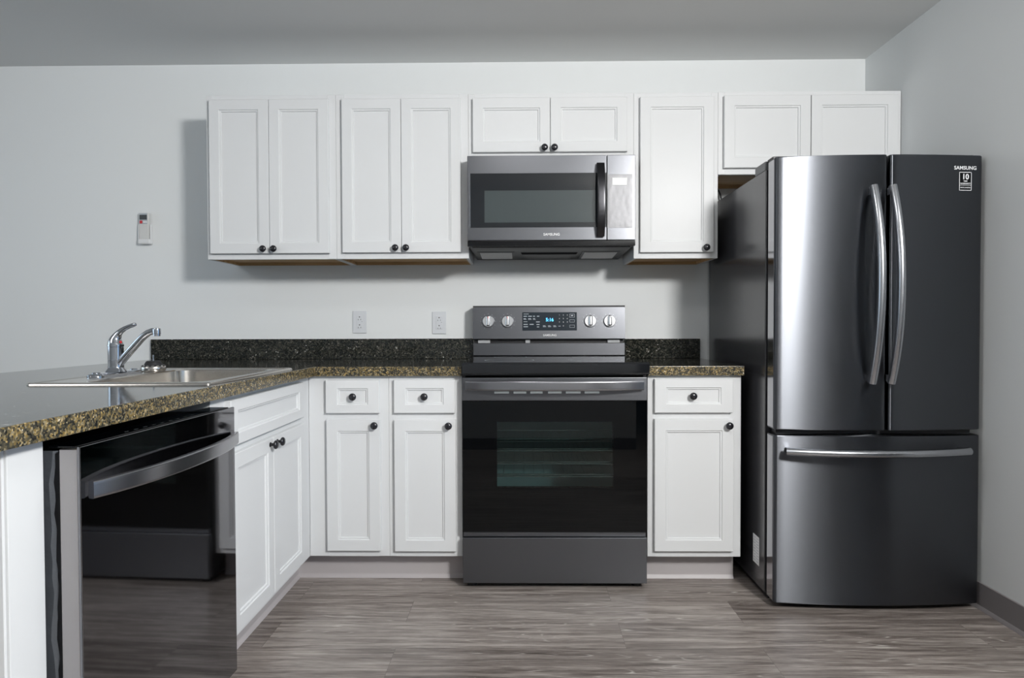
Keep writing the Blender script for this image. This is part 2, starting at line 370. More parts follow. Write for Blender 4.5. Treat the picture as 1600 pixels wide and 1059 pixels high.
def cove(mb, pts):
    """vinyl cove base along the right wall: profile in (x, z)"""
    return mb.prism(pts, 'y', YF, 0.0)
struct(MB().prism([(XR - .001, 0), (XR - .014, 0), (XR - .012, .006), (XR - .006, .014), (XR - .005, .098), (XR - .001, .100)], 'y', -1.45, -0.002), 'baseboard_right', m_basebd)
struct(MB().box(XL, 1.0, YF, YF + .006, 0, .10), 'baseboard_front', m_basebd)
struct(MB().box(XL, -1.95, -.006, 0, 0, .10), 'baseboard_back', m_basebd)

# ------------------------------------------------------------------ cabinets
def knob(mb, x, y, z, r=0.0152):
    return mb.lathe((x, y, z), (0, -1, 0), [(0.0085, 0), (0.0085, .002), (0.0055, .004), (0.005, .012), (r * .80, .0145), (r, .018), (r * .98, .022), (r * .8, .0255), (r * .45, .0275), (0.0, .028)], 24)

def upper(name, label, x0, x1, z0, z1, doors, knobs, clear=None):
    t = thing(name, label, 'cabinet', ((x0 + x1) / 2, -0.001, z0), group='white wall cabinets in one row')
    yf, g, st = -.311, .0004, .026
    x0 += g; x1 -= g; b = MB()
    # carcass: sides, top, back, recessed bottom is a wood part
    b.box(x0, x0 + .013, yf + .019, -.001, z0, z1).box(x1 - .013, x1, yf + .019, -.001, z0, z1).box(x0 + .013, x1 - .013, yf + .019, -.001, z1 - .013, z1).box(x0 + .013, x1 - .013, -.008, -.001, z0 + .03, z1 - .013)
    b.build('carcass', m_cab, t)
    d0, d1 = doors[0], doors[-1]
    f = MB(); lo = d0[2] + .006; hi = d0[3] - .006
    f.box(x0, d0[0] + .008, yf, yf + .019, z0, z1, .0008, 1).box(d1[1] - .008, x1, yf, yf + .019, z0, z1, .0008, 1)
    f.box(d0[0] + .008, d1[1] - .008, yf, yf + .019, z0, lo).box(d0[0] + .008, d1[1] - .008, yf, yf + .019, hi, z1)
    f.build('face_frame', m_cab, t)
    u = MB().box(x0 + .013, x1 - .013, yf + .019, -.001, z0 + .014, z0 + .026).box(x0 + .013, x1 - .013, -.020, -.001, z0 + .0005, z0 + .014)
    u.box(x0 + .013, x0 + .020, yf + .019, -.020, z0 + .0008, z0 + .014).box(x1 - .020, x1 - .013, yf + .019, -.020, z0 + .0008, z0 + .014)
    ub = u.build('bottom_panel', m_wood, t); ub['label'] = 'raw wood underside panel'
    for i, (a, c, e, h) in enumerate(doors):
        dr = MB().panel(a, c, e, h, yf - .0002).build('door', m_cab, t)
        if i < len(knobs) and knobs[i]:
            k = knob(MB(), knobs[i][0], yf - .0192, knobs[i][1]).build('knob', m_knob, dr); k['label'] = 'round black knob'
    return t
upper('wall_cabinet', 'white two-door wall cabinet at the left end of the row, above the sink end', -1.450, -.850, 1.386, 2.140,
      [(-1.431, -1.1565, 1.411, 2.116), (-1.1545, -.880, 1.411, 2.116)], [(-1.180, 1.431), (-1.131, 1.431)])
upper('wall_cabinet', 'tall white two-door wall cabinet directly left of the microwave', -.850, -.238, 1.386, 2.140,
      [(-.819, -.5475, 1.413, 2.116), (-.5455, -.272, 1.413, 2.116)], [(-.572, 1.433), (-.523, 1.433)])
upper('wall_cabinet', 'short white two-door wall cabinet above the microwave, with two black knobs', -.238, .520, 1.836, 2.138,
      [(-.217, .1365, 1.868, 2.115), (.1385, .488, 1.868, 2.115)], [(.111, 1.884), (.156, 1.884)])
upper('wall_cabinet', 'narrow white single-door wall cabinet between microwave and fridge', .520, .905, 1.382, 2.136,
      [(.547, .882, 1.408, 2.114)], [(.845, 1.428)])
upper('wall_cabinet', 'short white two-door wall cabinet over the fridge, without knobs', .905, XR - .002, 1.764, 2.138,
      [(.928, 1.3185, 1.790, 2.117), (1.3215, 1.712, 1.790, 2.117)], [])

ZB, ZT, YB = .118, .868, -.630
def base(name, label, x0, x1, loc, rot, drawer, doors, knobs, dk, toe=(None, None), depth=.61, group=None):
    """base cabinet in local coordinates, front to -y, face frame at y = -.63 from the wall side at y = 0"""
    t = thing(name, label, 'cabinet', loc, rot, local=True, group=group)
    yf = YB; b = MB(); g = .0004; x0 += g; x1 -= g; yb = yf + depth
    b.box(x0, x0 + .016, yf + .019, yb, ZB, ZT).box(x1 - .016, x1, yf + .019, yb, ZB, ZT).box(x0 + .016, x1 - .016, yf + .019, yb, ZB, ZB + .016).box(x0 + .016, x1 - .016, yb - .01, yb, ZB + .016, ZT)
    b.build('carcass', m_cab, t)
    L, R = drawer[0] + .008, drawer[1] - .008
    f = MB().box(x0, L, yf, yf + .019, ZB, ZT, .0008, 1).box(R, x1, yf, yf + .019, ZB, ZT, .0008, 1)
    f.box(L, R, yf, yf + .019, ZB, doors[0][2] + .008).box(L, R, yf, yf + .019, doors[0][3] - .008, drawer[2] + .008).box(L, R, yf, yf + .019, drawer[3] - .008, ZT)
    f.build('face_frame', m_cab, t)
    d = MB().panel(*drawer, yf - .0002, fx=.047, fz=.034).build('drawer', m_cab, t)
    if dk:
        k = knob(MB(), dk[0], yf - .0192 + .0095, dk[1]).build('knob', m_knob, d); k['label'] = 'round black knob'
    for i, q in enumerate(doors):
        o = MB().panel(*q, yf - .0002).build('door', m_cab, t)
        k = knob(MB(), knobs[i][0], yf - .0192, knobs[i][1]).build('knob', m_knob, o); k['label'] = 'round black knob'
    MB().box(x0 + .004, (toe[1] if toe[1] is not None else x1) - .004, yf + .092, yb, .0005, ZB - .0005).build('plinth', m_black, t)
    return t
def shift(q, dx): return (q[0] - dx, q[1] - dx) + tuple(q[2:])
BG = 'white base cabinets with a drawer over one door'
for lab, x0, x1, dw, dr, kn, dk, toe in (
    ('white base cabinet in the inner corner beside the sink cabinet, drawer over door', -.880, -.547, (-.805, -.583, .716, .853), (-.803, -.580, .145, .689), (-.601, .667), (-.691, .784), (-.953, None)),
    ('white base cabinet directly left of the range, drawer over door', -.547, -.243, (-.523, -.271, .716, .853), (-.523, -.269, .143, .688), (-.297, .665), (-.397, .784), (None, None)),
    ('white base cabinet between the range and the fridge, drawer over door', .521, .905, (.547, .866, .716, .854), (.547, .870, .145, .690), (.847, .665), (.703, .785), (None, .899))):
    xc = (x0 + x1) / 2
    base('base_cabinet', lab, x0 - xc, x1 - xc, (xc, -.001, 0), 0, shift(dw, xc), [shift(dr, xc)], [(kn[0] - xc, kn[1])], (dk[0] - xc, dk[1]), (None if toe[0] is None else toe[0] - xc, None if toe[1] is None else toe[1] - xc), group=BG)
# sink base faces +x: local x runs along world y, local -y points to world +x
ys0, ys1 = -1.477, -.6307; yc = (ys0 + ys1) / 2
base('sink_cabinet', 'white peninsula sink cabinet with false drawer front and two knobbed doors', ys0 - yc, ys1 - yc, (-.880 + YB, yc, 0), PI / 2,
     (-1.388 - yc, -.747 - yc, .714, .853), [(-1.388 - yc, -1.0635 - yc, .143, .690), (-1.0615 - yc, -.739 - yc, .143, .690)], [(-1.093 - yc, .668), (-1.031 - yc, .668)], None, (None, .60 - .034 - .07))
def cove_run(name, label, path, loc):
    prof = [(.013, 0), (-.009, 0), (-.007, .005), (-.001, .012), (0, .018), (0, ZB - .001), (.013, ZB - .001)]   # (inward offset, height)
    mb = MB(); n = len(path); rings = []
    for i, p in enumerate(path):
        p = Vector((*p, 0)); d0 = (p - Vector((*path[i - 1], 0))).normalized() if i else None; d1 = (Vector((*path[i + 1], 0)) - p).normalized() if i < n - 1 else None
        n0 = Vector((-d0.y, d0.x, 0)) if d0 else None; n1 = Vector((-d1.y, d1.x, 0)) if d1 else None
        m = n0 if n1 is None else n1 if n0 is None else (n0 + n1) / (1 + n0.dot(n1))
        rings.append([p + m * o + Vector((0, 0, z)) for o, z in prof])
    mb.loops(rings)
    return solo(mb, name, m_toe, label, 'baseboard', loc)
cove_run('cove_base', 'grey vinyl cove base under the left base cabinets, turning the inner corner', [(-.955, -1.475), (-.955, YB + .075), (-.2445, YB + .075)], (-.6, -.56, 0))
cove_run('cove_base', 'short grey vinyl cove base under the cabinet between range and fridge', [(.523, YB + .075), (.899, YB + .075)], (.71, -.56, 0))
# end of the peninsula
t = thing('end_panel', 'white end panel closing the peninsula left of the dishwasher', 'panel', (-1.2, -2.16, 0))
MB().box(-1.50, -.8805, -2.196, -2.112, 0, .868, .001, 1).build('filler_panel', m_cab, t)
MB().box(-1.50, -.885, -2.2025, -2.1965, 0, .868, .0008, 1).build('skin_panel', m_cab, t)
solo(MB().box(-1.522, -1.502, -2.2025, -.002, 0, .868), 'back_panel', m_cab, 'white back panel under the bar overhang of the peninsula', 'panel', (-1.512, -1.1, 0))

# ------------------------------------------------------------------ countertops and splashbacks
ZT0, ZCT = .8695, .908
xf_, yfc = -.848, -.655
HX0, HX1, HY0, HY1 = -1.345, -.920, -1.445, -.835
e = .0025
t = thing('countertop', 'long L-shaped dark granite countertop with bar overhang and sink cutout', 'countertop', (-1.3, -1.0, ZT0))
MB().grid([-1.893, HX0, HX1, xf_ - e, -.2435], [-2.262, HY0, HY1, yfc + e, -.0005],
          lambda x, y: (x < xf_ - e or y > yfc + e) and not (HX0 < x < HX1 and HY0 < y < HY1), ZT0, ZCT).build('slab', m_gran, t)
ed = MB(); o1 = .004
prof = lambda: None
# polished edge band follows the front of the L; slightly eased top arris
pts = [(xf_, -2.264), (xf_, yfc), (-.2435, yfc)]
def offs(d): return [Vector((xf_ - d, -2.262, 0)), Vector((xf_ - d, yfc + d, 0)), Vector((-.2435, yfc + d, 0))]
rings = []
for d, z in ((e, ZT0), (0, ZT0), (0, ZCT - .003), (.0012, ZCT - .0006), (e, ZCT)):
    rings.append([p + Vector((0, 0, z)) for p in offs(d)])
for sgm in (0, 1):
    q = [[r[sgm], r[sgm + 1]] for r in rings]
    n = len(q)
    a = [ed.bm.verts.new(k[0]) for k in q]; b = [ed.bm.verts.new(k[1]) for k in q]
    for i in range(n):
        j = (i + 1) % n; ed.bm.faces.new((a[i], b[i], b[j], a[j]))
    ed.bm.faces.new(a); ed.bm.faces.new(b[::-1])
eo = ed.build('edge', m_edge, t); eo['label'] = 'granite front edge flecked with gold'
t = thing('countertop', 'short dark granite countertop piece between the range and the fridge', 'countertop', (.715, -.33, ZT0))
MB().box(.5205, .909, yfc + e, -.0005, ZT0, ZCT).build('slab', m_gran, t)
r2 = [(yfc + e, ZT0), (yfc, ZT0), (yfc, ZCT - .003), (yfc + .0012, ZCT - .0006), (yfc + e, ZCT)]
eo = MB().prism(r2, 'x', .5205, .909).build('edge', m_edge, t); eo['label'] = 'granite front edge flecked with gold'
solo(MB().box(-1.893, -.2435, -.020, -.0005, ZCT + .0005, 1.011, .0012, 1), 'backsplash', m_gran, 'long low dark granite backsplash strip left of the range', 'backsplash', (-1.07, -.01, ZCT + .0005))
solo(MB().box(.528, .907, -.020, -.0005, ZCT + .0005, 1.007, .0012, 1), 'backsplash', m_gran, 'short dark granite backsplash strip right of the range', 'backsplash', (.717, -.01, ZCT + .0005))

# ------------------------------------------------------------------ sink, faucet, strainer
def rrect(x0, x1, y0, y1, r, z, n=6):
    out = []
    for cx, cy, a0 in ((x1 - r, y1 - r, 0), (x0 + r, y1 - r, PI / 2), (x0 + r, y0 + r, PI), (x1 - r, y0 + r, 1.5 * PI)):
        for i in range(n + 1):
            a = a0 + (PI / 2) * i / n; out.append(Vector((cx + r * math.cos(a), cy + r * math.sin(a), z)))
    return out
SX0, SX1, SY0, SY1 = -1.412, -.880, -1.478, -.806
BX0, BX1, BY0, BY1 = -1.290, -.930, -1.428, -.856
t = thing('sink', 'drop-in stainless steel single-bowl sink set in the peninsula countertop', 'sink', (-1.15, -1.14, ZCT))
zr = ZCT
R = [rrect(SX0, SX1, SY0, SY1, .016, zr + .0004), rrect(SX0 + .001, SX1 - .001, SY0 + .001, SY1 - .001, .016, zr + .0035), rrect(SX0 + .004, SX1 - .004, SY0 + .004, SY1 - .004, .016, zr + .0065),
     rrect(SX0 + .012, SX1 - .012, SY0 + .012, SY1 - .012, .016, zr + .0065), rrect(SX0 + .016, SX1 - .016, SY0 + .016, SY1 - .016, .018, zr + .0045),
     rrect(BX0 - .004, BX1 + .004, BY0 - .004, BY1 + .004, .06, zr + .0045)]
MB().loops(R, cap0=False, cap1=False).build('rim', m_sink, t)
R = [rrect(BX0 - .004, BX1 + .004, BY0 - .004, BY1 + .004, .06, zr + .0045), rrect(BX0, BX1, BY0, BY1, .058, zr + .001), rrect(BX0 + .004, BX1 - .004, BY0 + .004, BY1 - .004, .056, zr - .13),
     rrect(BX0 + .012, BX1 - .012, BY0 + .012, BY1 - .012, .05, zr - .155), rrect(BX0 + .035, BX1 - .035, BY0 + .035, BY1 - .035, .04, zr - .165), rrect(BX0 + .15, BX1 - .15, BY0 + .2, BY1 - .2, .01, zr - .168)]
MB().loops(R, cap0=False, cap1=True).build('bowl', m_sink, t)
MB().lathe((-1.11, -1.14, zr - .167), (0, 0, 1), [(.055, 0), (.055, .002), (.045, .003), (.04, -.004), (0, -.006)]).build('drain', m_chrome, t)

fx, fy, fz = -1.362, -1.139, ZCT + .0047
t = thing('faucet', 'chrome single-lever kitchen faucet with red dot and angled spout on the sink', 'faucet', (fx, fy, fz))
R = []
for dx, dz in ((0, 0), (0, .006), (.004, .010), (.010, .012)):
    R.append(rrect(fx - .027 + dx, fx + .027 - dx, fy - .126 + dx, fy + .126 - dx, .0265 - dx, fz + dz))
p = MB().loops(R); p.lathe((fx, fy, fz + .011), (0, 0, 1), [(.034, 0), (.031, .004), (.026, .010), (.024, .014)])
p.build('base_plate', m_chrome, t)
for s in (-1, 1):
    MB().lathe((fx, fy + s * .101, fz + .012), (0, 0, 1), [(.012, 0), (.012, .002), (.009, .004), (0, .0045)]).build('hole_cap', m_chrome, t)
MB().lathe((fx, fy, fz + .012), (0, 0, 1), [(.0238, 0), (.0238, .036), (.0228, .0365), (.0228, .0378), (.0238, .0383), (.0238, .080), (.0228, .0805), (.0228, .082), (.0245, .083), (.0245, .090), (.022, .092)]).build('body', m_chrome, t)
hp = [(0, .100, .0240), (-.0005, .108, .0228), (0, .117, .0200), (.0035, .127, .0155), (.011, .138, .0112), (.022, .148, .0082), (.036, .1565, .0068), (.054, .1635, .0062), (.068, .168, .0058), (.075, .1695, .0045), (.077, .170, .0015)]
# lever pivots at the top of the body and reaches towards the bowl
MB().sweep([(fx + a, fy - a * .12, fz + b) for a, b, c in hp], [(c * (1.0 if i < 5 else 1.15), c) for i, (a, b, c) in enumerate(hp)], up=(0.3, 1, 0.0), seg=20).build('lever', m_chrome, t)
MB().lathe((fx + .0205, fy - .006, fz + .110), (1, -.35, .1), [(.0045, 0), (.0045, .002), (.002, .003), (0, .003)], 12).build('temperature_dot', m_red, t)
sp = [(.010, .034), (.030, .054), (.065, .088), (.098, .119), (.112, .131), (.128, .141), (.146, .147), (.158, .1475)]
MB().sweep([(fx + a, fy - a * .22, fz + b) for a, b in sp], [(.0125, .0125), (.0125, .0115), (.0118, .0108), (.0112, .0102), (.0110, .0098), (.0108, .0092), (.0105, .0085), (.010, .008)], up=(0.2, 1, 0), seg=20, square=0.75).build('spout', m_chrome, t)
MB().lathe((fx + .161, fy - .161 * .22, fz + .157), (0, 0, -1), [(.006, 0), (.0105, .001), (.0122, .005), (.0122, .019), (.0112, .020), (.0112, .026), (.009, .027), (.007, .022)]).build('aerator', m_chrome, t)

t = thing('sink_strainer', 'round metal basket strainer with a short post, resting on the sink deck', 'strainer', (-1.335, -.965, ZCT + .0046))
sx, sy, sz = -1.335, -.965, ZCT + .0046
MB().lathe((sx, sy, sz), (0, 0, 1), [(.030, 0), (.039, .001), (.0415, .006), (.0415, .014), (.0395, .019), (.036, .0215), (.031, .0235), (.010, .0237), (0, .0237)], 36).build('basket', m_sink, t)
MB().lathe((sx, sy, sz + .0232), (0, 0, 1), [(.0300, 0), (.028, .006), (.0235, .013), (.021, .0145), (0, .015)], 28).build('stopper', m_rubber, t)
MB().lathe((sx, sy, sz + .037), (0, 0, 1), [(.0028, 0), (.0028, .015), (.0034, .0155), (.0034, .021), (0, .022)], 12).build('post', m_chrome, t)
h = MB()
for i in range(14):
    a = 2 * PI * i / 14
    h.lathe((sx + .0372 * math.cos(a), sy + .0372 * math.sin(a), sz + .0212), (0.55 * math.cos(a), .55 * math.sin(a), .8), [(.0042, 0), (.0042, .0008), (0, .0009)], 10)
h.build('drain_slots', m_black, t)

# ------------------------------------------------------------------ dishwasher (local: front to -y)
t = thing('dishwasher', 'black stainless dishwasher standing slightly proud and askew under the peninsula', 'dishwasher', (-.809, -1.806, 0), math.radians(88.1), local=True)
MB().box(-.284, .284, .075, .56, .10, .838).build('tub', m_black, t)
d = MB().box(-.2985, .2985, -.002, .0, .112, .8495, .0008, 1)
d.box(-.2985, .2985, -.0, .004, .112, .8495)
do = d.build('door_skin', m_dwskin, t)
MB().box(-.2975, .2975, .004, .040, .112, .8455, .0015, 1).build('door_side', m_dwside, t)
MB().box(-.288, .288, .040, .070, .12, .835).build('inner_door', m_black, t)
MB().box(-.290, .290, .010, .066, .8456, .850, .001, 1).build('control_strip', m_bglass, t)
bt = MB()
for i in range(9): bt.box(-.13 + .032 * i, -.118 + .032 * i, .024, .027, .8500, .8503)
bt.build('control_marks', m_lcd, t)
MB().box(-.287, .287, .03, .09, .012, .105).build('kick_plate', m_black, t)
# bowed flat bar handle
pts = []; N = 22
for i in range(N + 1):
    u = -1 + 2 * i / N; pts.append((.285 * u, -.012 - .040 * (1 - abs(u) ** 2.4), .7665))
MB().sweep(pts, [(.0075, .0165)] * (N + 1), up=(0, 0, 1), seg=20, square=0.28).build('handle', m_handle, t)
# crumpled insulation wrap peeking out at the side of the tub
ins = MB(); rings = []
for k in range(26):
    z = .10 + .74 * k / 25
    a = random.uniform(-.003, .003); b = random.uniform(-.004, .004)
    rings.append([Vector((-.2935 + a, .060 + b, z)), Vector((-.287 + a, .054 + b, z)), Vector((-.285, .09, z)), Vector((-.2955 + a, .10 + b, z))])
io = ins.loops(rings).build('insulation_wrap', m_foil, t); io['label'] = 'crumpled dark insulation sheet'

# ------------------------------------------------------------------ range
RX0, RX1 = -.2395, .5115; rc = (RX0 + RX1) / 2
t = thing('range', 'freestanding electric range with black glass oven door and blue clock', 'range', (rc, -.35, 0))
b = MB().box(RX0, RX0 + .012, -.650, -.03, .022, .898).box(RX1 - .012, RX1, -.650, -.03, .022, .898).box(RX0 + .012, RX1 - .012, -.05, -.03, .022, .898).box(RX0 + .012, RX1 - .012, -.650, -.05, .022, .06).box(RX0 + .012, RX1 - .012, -.650, -.05, .870, .898)
b.box(RX0 + .012, RX1 - .012, -.645, -.60, .205, .235)
b.build('body', m_black, t)
for x in (RX0 + .035, RX1 - .035):
    for y in (-.625, -.08):
        MB().lathe((x, y, 0), (0, 0, 1), [(.020, 0), (.020, .010), (.012, .012), (.012, .026)], 18).build('foot', m_rubber, t)
# cooktop: deep front rim, glass surface
MB().prism([(-.050, .8985), (-.672, .8985), (-.676, .8765), (-.690, .8775), (-.694, .884), (-.692, .918), (-.684, .9255), (-.050, .9255)], 'x', RX0 + .0015, RX1 + .006).build('cooktop', m_ceran, t)
for cx, cy_, r in ((RX0 + .19, -.22, .075), (RX0 + .19, -.50, .105), (RX1 - .19, -.22, .075), (RX1 - .19, -.50, .115)):
    rg = MB(); n = 48; bi = []
    for i in range(n):
        a = 2 * PI * i / n; c, s = math.cos(a), math.sin(a)
        bi.append((rg.bm.verts.new((cx + r * c, cy_ + r * s, .9257)), rg.bm.verts.new((cx + (r + .003) * c, cy_ + (r + .003) * s, .9257))))
    for i in range(n): rg.bm.faces.new((bi[i][0], bi[i][1], bi[(i + 1) % n][1], bi[(i + 1) % n][0]))
    rg.build('burner_ring', m_dim, t)
# oven door: metal top band, black glass with a see-through window
door = MB().box(RX0 + .001, RX1 - .001, -.678, -.652, .770, .8640, .0025).build('oven_door', m_bss_range, t)
WX0, WX1, WZ0, WZ1 = -.098, .374, .416, .684
gl = MB().grid([RX0 + .002, WX0, WX1, RX1 - .002], [.234, WZ0, WZ1, .7695], lambda x, z: not (WX0 < x < WX1 and WZ0 < z < WZ1), -.652, -.678)
gl.xf(Matrix(((1, 0, 0, 0), (0, 0, 1, 0), (0, 1, 0, 0), (0, 0, 0, 1))))
g_o = gl.build('oven_glass', m_bglass, door)
MB().box(WX0, WX1, -.6778, -.674, WZ0, WZ1).build('oven_window', m_owin, door)
cv = MB().box(WX0 - .08, WX1 + .08, -.10, -.09, .25, .80).box(WX0 - .09, WX0 - .08, -.645, -.09, .25, .80).box(WX1 + .08, WX1 + .09, -.645, -.09, .25, .80).box(WX0 - .09, WX1 + .09, -.645, -.09, .245, .25).box(WX0 - .09, WX1 + .09, -.645, -.09, .80, .805)
cv.build('oven_cavity', m_cavity, t)
for z in (.452, .505, .56):
    rk = MB()
    for y in (-.635, -.60, -.36, -.12): rk.sweep([(WX0 - .075, y, z), (WX1 + .075, y, z)], (.0032, .0032), seg=8)
    for i in range(15):
        x = WX0 - .06 + (WX1 - WX0 + .12) * i / 14; rk.sweep([(x, -.635, z + .004), (x, -.12, z + .004)], (.0016, .0016), seg=6)
    rk.build('oven_rack', m_rack, t)
pts = []; N = 20
for i in range(N + 1):
    u = -1 + 2 * i / N; pts.append((.1355 + .357 * u, -.692 - .036 * (1 - abs(u) ** 2.6), .8335 - .0))
MB().sweep(pts, [(.008, .0185)] * (N + 1), seg=20, square=0.28).build('oven_handle', m_handle, door)
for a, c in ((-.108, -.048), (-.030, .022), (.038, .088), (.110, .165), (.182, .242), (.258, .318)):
    MB().box(a, c, -.6795, -.676, .799, .8075, .001, 1).build('vent_slot_glint', m_slot_glint, door)  # slots below the handle, their bright reflection painted in as pale colour
MB().box(RX0 + .004, RX1 - .004, -.668, -.652, .2125, .2325, .002).build('door_bottom_rail', m_bss, door)
MB().box(RX0 + .001, RX1 - .001, -.680, -.652, .024, .2110, .003).build('storage_drawer', m_bss_range, t)
# backguard
bgx0, bgx1 = -.236, .5145
tilt = [(-.020, .9260), (-.098, .9260), (-.098, .988), (-.075, .990), (-.075, 1.004), (-.108, 1.006), (-.100, 1.166), (-.098, 1.1735), (-.020, 1.1735)]
MB().prism([(-.020, .9260), (-.096, .9260), (-.099, .9295), (-.099, .9875), (-.080, .9885), (-.020, .9885)], 'x', bgx0 + .001, bgx1 - .001).build('lower_panel', m_bss_range, t)
MB().box(bgx0 + .004, bgx1 - .004, -.078, -.020, .9885, 1.0065).build('vent_gap', m_black, t)
MB().prism([(-.020, 1.0065), (-.104, 1.0065), (-.1085, 1.011), (-.1005, 1.164), (-.098, 1.1675), (-.020, 1.1675)], 'x', bgx0, bgx1).build('control_panel', m_bss_range, t)
MB().prism([(-.018, 1.1675), (-.1000, 1.1675), (-.0985, 1.1725), (-.095, 1.1740), (-.018, 1.1740)], 'x', bgx0, bgx1).build('top_cap', m_black, t)
for a, c in ((-.212, -.152), (.023, .046), (.43, .49)):
    MB().box(a, c, -.094, -.078, .9890, 1.0062, .001, 1).build('vent_bracket', m_wedge, t)
tl = math.atan2(.008, .153); A = Matrix.Rotation(-tl, 4, 'X')
def py(z): return -.1085 + (z - 1.011) * (.008 / .153)
def onp(mb, z):  # tilt a part lying on the sloping control panel
    return mb.xf(Matrix.Translation((0, py(z), z)) @ A @ Matrix.Translation((0, 0, -z)))
dsp = onp(MB().box(.008, .277, -.0018, .001, 1.051, 1.141, .0008, 1), 1.096).build('display', m_panel, t)
onp(MB().text('5:16', .143, -.0020, 1.1035, .0165, .01), 1.096).build('clock_digits', m_blue, dsp)
kp = MB()
for r, row in enumerate(('123', '456', '789')):
    for c, ch in enumerate(row): kp.text(ch, .191 + .0195 * c, -.0020, 1.127 - .0175 * r, .0058, .01)
kp.text('0', .2105, -.0020, 1.0735, .0058, .01)
onp(kp, 1.096).build('keypad_digits', m_text, dsp)
mk = MB()
def dash(x, z, wd, hh=.0026): mk.box(x, x + wd, -.0022, -.0017, z - hh / 2, z + hh / 2)
dash(.014, 1.1325, .026)
for x, wd in ((.014, .017), (.037, .018), (.061, .010), (.080, .012)): dash(x, 1.1215, wd, .004)
for x, wd in ((.014, .012), (.037, .014), (.061, .010)):
    dash(x, 1.1105, wd); dash(x, 1.1060, wd + .002)
dash(.014, 1.0945, .019)
for x, z, wd in ((.014, 1.0815, .021), (.044, 1.0815, .020), (.014, 1.0700, .022), (.076, 1.0935, .018), (.078, 1.0810, .015), (.080, 1.0690, .011)): dash(x, z, wd, .004)
for x in (.110, .135, .161):
    dash(x, 1.0745, .012); dash(x, 1.0700, .015)
dash(.186, 1.0725, .011)
onp(mk, 1.096).build('button_markings', m_dim, dsp)
bx = MB()
for zc, hh in ((1.124, .016), (1.098, .012), (1.0715, .012)):
    for s in (-1, 1): bx.box(.241, .266, -.0021, -.0017, zc + s * hh / 2 - .0006, zc + s * hh / 2 + .0006)
    bx.box(.241, .2422, -.0021, -.0017, zc - hh / 2, zc + hh / 2).box(.2648, .266, -.0021, -.0017, zc - hh / 2, zc + hh / 2)
bx.box(.248, .259, -.0021, -.0017, 1.122, 1.127)
onp(bx, 1.096).build('touch_buttons', m_dim, dsp)
onp(MB().text('SAMSUNG', .1435, -.0006, 1.0275, .0105, .018, width=.066), 1.0275).build('brand_lettering', m_white, t)
for kx in (-.160, -.065, .343, .438):
    kn = onp(MB().lathe((kx, -.0003, 1.097), (0, -1, 0), [(.0295, 0), (.0300, .004), (.0285, .010), (.0270, .012), (0, .012)], 36), 1.097).build('control_knob', m_kchrome, t)
    kb = onp(MB().box(kx - .0095, kx + .0095, -.030, -.010, 1.097 - .024, 1.097 + .026, .006, 3), 1.097).build('grip', m_kchrome, kn)
    onp(MB().box(kx - .0015, kx + .0015, -.0306, -.0296, 1.097 + .012, 1.097 + .022), 1.097).build('pointer', m_red if kx < 0 else m_dim, kn)
    ti = MB()
    for k in range(11):
        a = math.radians(-60 + k * 30) if k < 11 else 0
        ti.box(kx + .037 * math.cos(a) - .0009, kx + .037 * math.cos(a) + .0009, -.0006, .0002, 1.097 + .037 * math.sin(a) - .0009, 1.097 + .037 * math.sin(a) + .0009)
    onp(ti, 1.097).build('dial_marks', m_text, t)

# ------------------------------------------------------------------ microwave
MX0, MX1 = -.2370, .5125; ms = .3855
t = thing('microwave', 'stainless over-the-range microwave with dark window mounted above the range', 'microwave', ((MX0 + MX1) / 2, -.2, 1.41))
MB().box(MX0 + .004, MX1 - .004, -.370, -.0015, 1.432, 1.8345).build('body', m_black, t)
MB().prism([(-.372, 1.4315), (-.372, 1.427), (-.34, 1.421), (-.10, 1.414), (-.045, 1.4105), (-.0015, 1.4105), (-.0015, 1.4315)], 'x', MX0 + .018, MX1 - .018).build('hood_base', m_under, t)
S = lambda y: 1.427 + (y + .372) * (1.4105 - 1.427) / (-.045 + .372) - .0045
for a, c in ((-.190, -.040), (.300, .452)):
    fr_ = MB(); 
    fr_.loops([[Vector((a - .012, -.28, S(-.28) + .003)), Vector((c + .012, -.28, S(-.28) + .003)), Vector((c + .012, -.07, S(-.07) + .003)), Vector((a - .012, -.07, S(-.07) + .003))],
               [Vector((a - .012, -.28, S(-.28))), Vector((c + .012, -.28, S(-.28))), Vector((c + .012, -.07, S(-.07))), Vector((a - .012, -.07, S(-.07)))]])
    fo = fr_.build('filter_frame', m_under, t)
    MB().loops([[Vector((a, -.265, S(-.265) - .0004)), Vector((c, -.265, S(-.265) - .0004)), Vector((c, -.085, S(-.085) - .0004)), Vector((a, -.085, S(-.085) - .0004))],
                [Vector((a, -.265, S(-.265) - .002)), Vector((c, -.265, S(-.265) - .002)), Vector((c, -.085, S(-.085) - .002)), Vector((a, -.085, S(-.085) - .002))]]).build('grease_filter', m_filter, fo)
lc = MB()
lc.loops([[Vector((x, y, S(y) + .003)) for x, y in ((.0, -.25), (.27, -.25), (.24, -.10), (.03, -.10))], [Vector((x, y, S(y) - .006)) for x, y in ((.008, -.24), (.262, -.24), (.235, -.108), (.035, -.108))]])
lc.build('light_cover', m_under, t)
